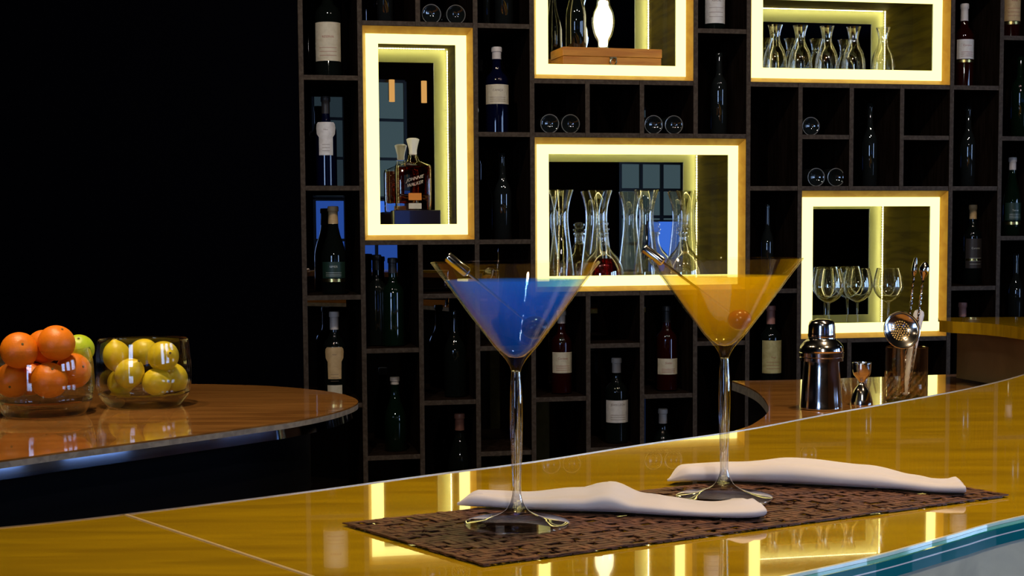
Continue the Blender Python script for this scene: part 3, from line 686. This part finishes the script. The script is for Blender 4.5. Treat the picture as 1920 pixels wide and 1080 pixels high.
rc_ = thing('work_counter', 'lower brown work counter behind the bar carrying the shaker and bar tools', 'counter')
poly = [(1.35, 3.50), (1.095, 3.485), (.9, 3.43), (.667, 3.371)] + re + [(-.5, 1.05), (-.25, 1.10), (-.05, 1.26), (.25, 1.53), (.62, 1.95), (.95, 2.5), (1.35, 2.6)]
bm = bmesh.new(); prism(bm, poly, LZ-.003, LZ); obj('counter_top', bm, m_counter, rc_)
bm = bmesh.new(); prism(bm, poly, LZ-.022, LZ-.0031); obj('counter_edge', bm, m_cedge, rc_)
bm = bmesh.new(); ribbon_wall(bm, offset_curve(re, .05), 0, LZ-.0222, .02); obj('base_panel', bm, m_black, rc_)

# ------------------------------------------------------------------ placemat
A_, B_, C_, D_ = Vector((-.116, .962)), Vector((-.018, .836)), Vector((.367, 1.051)), Vector((.283, 1.181))
def mp(u, v): return A_*(1-u)*(1-v) + D_*u*(1-v) + C_*u*v + B_*(1-u)*v     # u along, v towards the viewer
mt = thing('placemat', 'dark brown woven placemat under both cocktail glasses', 'placemat', (0, 0, BZ))
NU, NV = 78, 28; TH = .0006; zt = .0021
random.seed(3)
def strip(bm, u0, u1, v0, v1, za, zb, axis):
    pts = [(u0, v0), (u1, v0), (u1, v1), (u0, v1)]; zs = [za, zb, zb, za] if axis == 'u' else [za, za, zb, zb]
    top = [bm.verts.new((*mp(u, v), z)) for (u, v), z in zip(pts, zs)]; bot = [bm.verts.new((*mp(u, v), max(z-TH, .0001))) for (u, v), z in zip(pts, zs)]
    bm.faces.new(top); bm.faces.new(bot[::-1])
    for k in range(4): bm.faces.new((top[k], bot[k], bot[(k+1) % 4], top[(k+1) % 4]))
bm = bmesh.new(); lo_, hi_ = .0008, .0020
for b in range(NV):
    v0, v1 = (b+.10)/NV, (b+.90)/NV; a = 0
    while a < NU:
        L_ = random.choice((1, 1, 2, 3)); e_ = min(a+L_, NU); hgt = random.choice((lo_, hi_, hi_))
        if random.random() > .10: strip(bm, a/NU, e_/NU, v0, v1, hgt, hgt, 'u')
        a = e_
obj('weft_strands', bm, m_mat, mt)
bm = bmesh.new()
for a in range(NU):
    u0, u1 = (a+.12)/NU, (a+.88)/NU; b = 0
    while b < NV:
        L_ = random.choice((1, 1, 2)); e_ = min(b+L_, NV); hgt = random.choice((lo_, hi_-.0004, hi_+.0002))
        if random.random() > .22: strip(bm, u0, u1, b/NV, e_/NV, hgt, hgt, 'v')
        b = e_
obj('warp_strands', bm, m_mat, mt)
bm = bmesh.new(); e1, e2 = .008, .018
for (u0, u1, v0, v1) in ((0, 1, 0, e2), (0, 1, 1-e2, 1), (0, e1, e2, 1-e2), (1-e1, 1, e2, 1-e2)): strip(bm, u0, u1, v0, v1, .0018, .0018, 'u')
obj('hem', bm, m_mat, mt)
MZ = BZ + .0023

# ------------------------------------------------------------------ cocktails
def martini(name, loc, label, liq_mat, cherry_mat, cpos, grp, ang, label_pick, lvl, pick_len):
    g = thing('martini_glass', label, 'cocktail glass', (loc[0], loc[1], MZ), 0, grp)
    H = .1752
    bowl_o = [(.0032, .1035), (.0042, .1065), (.0068, .1108), (.0105, .1152), (.0150, .1203), (.0300, .1400), (.0450, .1607), (.0560, H)]
    bowl_i = [(.0549, H+.0001), (.0440, .1608), (.0290, .1402), (.0140, .1206), (.0092, .1160), (.0050, .1128), (0, .1118)]
    bm = bmesh.new(); lathe(bm, [(0, .1030)] + bowl_o + [(.0556, H+.0006)] + bowl_i, 96); obj('bowl', bm, g_thin, g, True, 50)
    bm = bmesh.new()
    st_ = spline([(.0350, .0006), (.0351, .0014), (.0335, .0022), (.0200, .0042), (.0095, .0085), (.0052, .0135), (.0034, .0190), (.0030, .024), (.0036, .045), (.0042, .068), (.0040, .088), (.0030, .1020), (.0032, .1029)], 6)
    lathe(bm, [(0, 0), (.0345, 0)] + st_ + [(0, .1029)], 72); obj('stem_and_foot', bm, g_stem, g, True, 50)
    # the drink
    zl = lvl
    def ri(z):
        pr = bowl_i[::-1]
        for (r0, a), (r1, b) in zip(pr, pr[1:]):
            if a <= z <= b: return r0 + (r1-r0)*(z-a)/(b-a)
    zs = [.1122, .1130, .1162, .1207, .128, .1402, .152, zl-.0008, zl]
    pr = [(0, .1120)] + [(max(ri(z)-.0003, .001), z) for z in zs] + [(0, zl-.0002)]
    bm = bmesh.new(); lathe(bm, pr, 80)
    q = thing('cocktail', label.split(' in ')[0] if False else label_pick[1], 'drink', (loc[0], loc[1], MZ), 0)
    obj('liquid', bm, liq_mat, q, True, 40)
    cx, cyy, cz = cpos
    c = bmesh.new(); bmesh.ops.create_uvsphere(c, u_segments=32, v_segments=20, radius=.0086)
    for v in c.verts: v.co = Vector((v.co.x*1.05, v.co.y, v.co.z*.9)) + Vector((cx, cyy, cz))
    ck = thing('cocktail_pick', label_pick[0], 'cocktail pick', (loc[0], loc[1], MZ), 0)
    obj('cherry', c, cherry_mat, ck, True)
    a = Vector(cpos); b = Vector(ang); dd = (b-a).normalized(); L_ = (b-a).length
    bm = bmesh.new(); tube(bm, [a, a + dd*(L_-.016)], .0009, 10); obj('pick_shaft', bm, m_steel, ck, True)
    bm = bmesh.new(); tube(bm, [b-dd*.018, b-dd*.017, b-dd*.001, b], [.0022, .0034, .0034, .0028], 20); obj('pick_handle', bm, m_steel, ck, True)
    return g
g1 = martini('blue', (.0025, .9488), 'martini glass of blue cocktail nearest the viewer', m_blue, m_dcherry, (.0125, .000, .1322), 'martini glasses on the placemat', (-.0445, -.0165, .1800),
   ('metal pick with dark cherry in the blue cocktail', 'bright blue cocktail filling the nearer martini glass'), .1640, .1)
g2 = martini('amber', (.1547, 1.0407), 'martini glass of amber cocktail on the right', m_goldd, m_cherry, (.0108, .000, .1310), 'martini glasses on the placemat', (-.0580, .010, .1835),
   ('metal pick with red cherry in the amber cocktail', 'cloudy amber cocktail filling the farther martini glass'), .1632, .1)

# ------------------------------------------------------------------ napkins
def napkin(name, label, path, prof, seed):
    """rolled linen napkin: path points (x, y), prof = [(u, half width, height, twist)]"""
    random.seed(seed)
    n = 64; m = 36; bm = bmesh.new(); pts = spline([tuple(p) for p in path], 20)
    def lerp(u):
        for a, b in zip(prof, prof[1:]):
            if a[0] <= u <= b[0]:
                t_ = (u-a[0])/(b[0]-a[0]); t_ = t_*t_*(3-2*t_); return [a[k] + (b[k]-a[k])*t_ for k in range(1, 4)]
        return prof[-1][1:]
    rings = []
    ph = random.random()*6
    for i in range(n+1):
        u = i/n; f = u*(len(pts)-1); k = min(int(f), len(pts)-2); q = f-k
        p = Vector(pts[k])*(1-q) + Vector(pts[k+1])*q; d = (Vector(pts[k+1])-Vector(pts[k])).normalized(); nrm = Vector((-d.y, d.x))
        w_, h_, tw = lerp(u); ring = []
        for j in range(m):
            a = 2*pi*j/m; ca, sa = cos(a), sin(a)
            x = w_*(abs(ca)**.8)*(1 if ca >= 0 else -1)
            z = h_*.5*(1+(abs(sa)**.9)*(1 if sa >= 0 else -1))
            if sa > 0:                                     # folds run along the cloth
                z += h_*(.10*sin(3*x/w_*1.7 + ph + 4*u) + .14*math.exp(-((x/w_-tw)/.16)**2) - .12*math.exp(-((x/w_-tw+.35)/.14)**2))*(1-abs(ca)**3)
            ring.append(bm.verts.new((p.x+nrm.x*x, p.y+nrm.y*x, max(z, 0)+.0004)))
        rings.append(ring)
    for a in range(n):
        for j in range(m): bm.faces.new((rings[a][j], rings[a][(j+1) % m], rings[a+1][(j+1) % m], rings[a+1][j]))
    bm.faces.new(rings[0][::-1]); bm.faces.new(rings[-1])
    o = obj('napkin', bm, m_napkin, None, True, 80); o.location = (0, 0, MZ)
    return tag(o, label, 'napkin', 'rolled white napkins on the placemat')
napkin('napkin', 'white rolled napkin lying between the two glasses, nearer one', [(-.040, 1.018), (-.010, 1.012), (.030, 1.003), (.075, .996), (.115, .982), (.150, .974), (.168, .978)],
       [(0, .001, .002, 0), (.10, .009, .010, .1), (.24, .014, .009, .2), (.40, .020, .0125, .2), (.475, .023, .0175, .4), (.56, .021, .011, .4), (.75, .018, .008, .2), (.88, .021, .010, -.2), (.96, .018, .010, 0), (1, .008, .006, 0)], 2)
napkin('napkin', 'white rolled napkin behind the amber cocktail, farther one', [(.121, 1.112), (.150, 1.117), (.190, 1.113), (.240, 1.098), (.285, 1.080), (.315, 1.062), (.336, 1.060)],
       [(0, .001, .002, 0), (.10, .013, .012, .1), (.28, .017, .013, .0), (.42, .021, .016, .2), (.60, .020, .013, .3), (.74, .013, .009, .2), (.86, .013, .008, .0), (.95, .016, .009, .2), (1, .009, .005, 0)], 5)

# ------------------------------------------------------------------ fruit bowls
def bowl(cx, cyy, R, H, label, rim_in=.93, foot=.78):
    t = thing('glass_bowl', label, 'bowl', (cx, cyy, LZ+.0002), 0, 'glass fruit bowls on the brown counter')
    o_ = spline([(R*foot, .0), (R*(foot+.05), .003), (R*.93, .022), (R*.985, .045), (R, .070), (R*.985, .10), (R*rim_in, H)], 6)
    th = .0035
    i_ = [(r-th, z) for r, z in o_ if z > .030]
    bm = bmesh.new(); lathe(bm, [(o_[k][0], o_[k][1]) for k in range(len(o_)) if o_[k][1] > .029] + [(o_[-1][0]-th/2, H+.002)] + i_[::-1] , 80, closed=True)
    obj('wall', bm, thin_glass('bowl wall glass', (.96, .97, .96), 1.5, 0, 1.3), t, True, 50)
    bm = bmesh.new(); base = [q for q in o_ if q[1] <= .0285]
    lathe(bm, [(0, .002), (R*foot*.7, .001)] + base + [(base[-1][0]-.006, .0285), (R*.62, .0235), (R*.3, .0215), (0, .021)], 80)
    obj('thick_base', bm, g_stem, t, True, 40)
b1 = (-.918, 2.80); b2 = (-.757, 2.935)
R1, H1 = .0955, .127
bowl(*b1, R1, .128, 'glass bowl full of oranges')
bowl(*b2, .0965, .135, 'glass bowl full of lemons', .95, .74)
def fruit(kind, c, r, label, grp, rot=(0, 0, 0), m=None):
    bm = bmesh.new(); bmesh.ops.create_uvsphere(bm, u_segments=40, v_segments=26, radius=1)
    for v in bm.verts:
        x, y, z = v.co
        if kind == 'orange': z *= .95; d_ = math.exp(-((x*x+y*y)/.03)); z -= (.05*d_ if z > 0 else -.03*d_)
        else:
            rr_ = sqrt(x*x+y*y); z *= 1.16
            if abs(z) > .85: z += math.copysign(.16*math.exp(-(rr_/.25)**2), z)
        v.co = Vector((x, y, z))*r
    o = obj(kind, bm, m or (m_orange if kind == 'orange' else m_lemon), None, True, 180)
    o.location = c; o.rotation_euler = rot
    bm = bmesh.new(); zt_ = r*(.905 if kind == 'orange' else 1.31)
    lathe(bm, [(0, zt_-.001), (.0025, zt_-.0005), (.0022, zt_+.0012), (0, zt_+.0016)], 12); obj('stem_button', bm, m_stem, o, True)
    return tag(o, label, kind if kind != 'lemon' else 'lemon', grp)
def at(px, py, y):                                        # point at distance y seen at (px, py)
    r = ray(px, py); return r*(y/r.y) + Vector((0, 0, CH))
G1 = 'oranges in the glass bowl'; G2 = 'lemons in the glass bowl'
r_ = .0355
fruit('orange', at(36, 657, 2.755), r_*1.0, 'orange resting on the rim level at the left of the bowl', G1, (1.1, .3, .4))
fruit('orange', at(106, 643, 2.775), r_, 'orange heaped highest in the bowl', G1, (.3, .5, 0))
fruit('orange', at(82, 650, 2.84), r_*.95, 'orange half hidden behind the highest one', G1, (2, .5, 0))
fruit('orange', at(24, 713, 2.785), r_*.98, 'lower orange at the left side of the bowl', G1, (1.9, .2, .2))
fruit('orange', at(92, 713, 2.765), r_, 'lower orange at the front middle of the bowl', G1, (.6, .5, 0))
fruit('orange', at(138, 695, 2.82), r_*.98, 'lower orange at the right side of the bowl', G1, (.6, 1.2, 0))
fruit('orange', at(58, 710, 2.825), r_*.95, 'orange low at the back of the bowl', G1, (.6, .2, 0))
fruit('orange', at(148, 655, 2.860), r_*.86, 'yellow green citrus behind the highest orange', None, (.6, .2, 0), m_lime)
r_ = .0285
fruit('lemon', at(219, 668, 2.925), r_*.98, 'lemon standing on its tip at the upper left of the bowl', G2, (.15, -.1, 0))
fruit('lemon', at(243, 700, 2.89), r_*1.0, 'lemon leaning at the front left of the bowl', G2, (.5, .65, .2))
fruit('lemon', at(294, 716, 2.895), r_*.98, 'lemon lying at the front bottom, dark tip to the right', G2, (1.5, 0, .95))
fruit('lemon', at(325, 707, 2.950), r_*.98, 'lemon at the right side of the bowl', G2, (.4, -.7, .2))
fruit('lemon', at(306, 668, 2.900), r_*1.08, 'largest lemon on top at the right of the heap', G2, (1.2, .9, .3))
fruit('lemon', at(268, 660, 2.985), r_*.95, 'lemon at the back of the heap', G2, (1.2, .2, 1.3))
fruit('lemon', at(228, 715, 2.965), r_*.95, 'lemon low at the back left of the bowl', G2, (.2, 1.2, 1.3))

# ------------------------------------------------------------------ bar tools on the work counter
sx, sy = .606, 2.80
t = thing('cocktail_shaker', 'polished steel cobbler shaker standing on the work counter', 'shaker', (sx, sy, LZ+.0002))
bm = bmesh.new(); lathe(bm, spline([(.036, 0), (.0405, .001), (.0410, .004), (.0395, .018), (.0375, .050), (.0350, .082), (.0345, .094)], 4) + [(0, .094)], 48); obj('tumbler', bm, m_steel, t, True, 40)
bm = bmesh.new(); lathe(bm, [(.034, .0945), (.0425, .0950), (.0425, .1010), (.0415, .1018), (.0435, .1035), (.0435, .1110), (.0420, .1120), (.0430, .1150)] + spline([(.0430, .1150), (.0405, .1240), (.0330, .1330), (.0275, .1370), (.0265, .1405)], 4) + [(0, .1405)], 48); obj('strainer_top', bm, m_steel, t, True, 40)
bm = bmesh.new(); lathe(bm, [(.0262, .1410), (.0268, .1420), (.0262, .1440), (.0268, .1460), (.0262, .1480), (.0262, .1500)] + spline([(.0262, .150), (.0256, .163), (.0238, .1700), (.0190, .1745), (.0090, .1770), (0, .1775)], 4), 48); obj('cap', bm, m_steel, t, True, 50)
jx, jy = .700, 2.86
t = thing('jigger', 'small hourglass shaped steel jigger beside the shaker', 'jigger', (jx, jy, LZ+.0002))
bm = bmesh.new(); lathe(bm, spline([(.0215, 0), (.0220, .001), (.0205, .012), (.0150, .030), (.0065, .042), (.0055, .047), (.0110, .054), (.0175, .064), (.0192, .085)], 5) + [(.0186, .0855), (.0165, .064), (.008, .056), (0, .054)], 40); obj('double_cup', bm, m_steel, t, True, 60)
mx_, my_ = .800, 2.90
MR = .0425; MH = .112
t = thing('mixing_glass', 'cut crystal mixing glass holding the bar tools', 'mixing glass', (mx_, my_, LZ+.0002))
bm = bmesh.new(); n_ = 32
prof_o = [(MR*.93, 0), (MR, .003)] + [(MR, .003 + .062*k/8) for k in range(1, 9)] + [(MR, MH), (MR-.0015, MH+.001), (MR-.003, MH)] + [(MR-.0035, .012)]
rg = lathe(bm, [(0, 0)] + prof_o + [(0, .011)], n_*1)
for k in range(3, 10):
    for q, v in enumerate(rg[k]):
        if (q + k) % 2: v.co.x *= .955; v.co.y *= .955
obj('glass_body', bm, thin_glass('crystal cut glass', (.92, .90, .84), 1.6, .02, 2.2), t, False)
base = Vector((mx_, my_, LZ+.013))
def tool(name, label, cat, foot, head, build):
    t = thing(name, label, cat, base + Vector(foot)); d_ = Vector(head) - Vector(foot)
    build(t, d_); return t
def muddler(t, d_):
    L_ = d_.length; bm = bmesh.new(); a = d_.normalized(); cs = [(0, .004), (.003, .0075), (.03, .0085), (.10, .0085), (.15, .0100), (L_-.010, .0108), (L_-.004, .009), (L_-.001, .005), (L_, .001)]
    tube(bm, [a*z for z, _ in cs], [r for _, r in cs], 24); obj('muddler_body', bm, m_nylon, t, True)
tool('muddler', 'smooth white muddler stick leaning in the mixing glass', 'muddler', (-.004, .000, .002), (.029, .012, .175), muddler)
def spoon(t, d_, tear=True):
    L_ = d_.length; a = d_.normalized(); u = a.orthogonal().normalized(); v = a.cross(u); bm = bmesh.new(); N_ = int(L_/.0015)
    for k in (0, 1):
        tube(bm, [a*(L_*q/N_) + (u*cos(q*.42+k*pi) + v*sin(q*.42+k*pi))*.0013 for q in range(N_+1)], .0013, 6)
    obj('twisted_shaft', bm, m_steel, t, True)
    bm = bmesh.new()
    if tear: cs = [(0, .0022), (.006, .004), (.014, .0088), (.022, .0105), (.030, .0085), (.036, .004), (.038, .001)]
    else: cs = [(0, .002), (.006, .0045), (.012, .0062), (.020, .0055), (.032, .0040), (.038, .0025)]
    tube(bm, [a*(L_+z) for z, _ in cs], [r for _, r in cs], 20); obj('end_finial', bm, m_steel, t, True)
tool('bar_spoon', 'bar spoon with bright teardrop end, tallest in the mixing glass', 'bar spoon', (.002, -.010, .003), (.030, -.005, .235), lambda t, d_: spoon(t, d_, True))
tool('bar_fork', 'twisted bar spoon with slim pointed end, left of the teardrop one', 'bar spoon', (-.010, -.006, .003), (.014, .004, .243), lambda t, d_: spoon(t, d_, False))
def julep(t, d_):
    bm = bmesh.new(); R_ = .0365; a = d_.normalized()
    tube(bm, [a*.0, a*.10], .0042, 10); obj('handle', bm, m_steel2, t, True)
    # dished, perforated disc facing the viewer
    bm = bmesh.new(); rings = 9; seg = 48; gr = []
    c = a*.128 + Vector((0, -.004, 0))
    nrm = Vector((.12, -1, .25)).normalized(); u = nrm.cross(Vector((0, 0, 1))).normalized(); v = u.cross(nrm)
    for i in range(rings+1):
        r = R_*i/rings; dep = -.012*(1-(i/rings)**2)
        gr.append([bm.verts.new(c + u*r*cos(2*pi*k/seg) + v*r*sin(2*pi*k/seg) + nrm*dep) for k in range(seg)] if i else [bm.verts.new(c + nrm*dep)])
    for i in range(rings):
        for k in range(seg):
            k2 = (k+1) % seg
            if i == 0: bm.faces.new((gr[0][0], gr[1][k], gr[1][k2]))
            elif i in (1, 3, 5) and k % 6 in (0, 1, 2) and False: pass
            else: bm.faces.new((gr[i][k], gr[i+1][k], gr[i+1][k2], gr[i][k2]))
    rim = [c + u*R_*cos(2*pi*k/40) + v*R_*sin(2*pi*k/40) for k in range(41)]
    o = obj('strainer_dish', bm, m_steel, t, True)
    sm = o.modifiers.new('th', 'SOLIDIFY'); sm.thickness = .0009
    bm = bmesh.new(); tube(bm, rim, .0017, 8, False); obj('rim', bm, m_steel, t, True)
    bm = bmesh.new()                                     # rings of gold discs painting the glint of the holes
    for i in range(5):
        rr = .0047*i; nn = max(1, 6*i)
        for k in range(nn):
            aa = 2*pi*k/nn; p = c + u*rr*cos(aa) + v*rr*sin(aa) + nrm*(-.012*(1-(rr/R_)**2)+.0016)
            tube(bm, [p, p + nrm*.0004], .0015, 10)
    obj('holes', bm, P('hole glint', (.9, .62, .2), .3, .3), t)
tool('julep_strainer', 'round perforated steel strainer leaning on the mixing glass', 'strainer', (-.012, -.020, .01), (-.020, -.034, .13), julep)
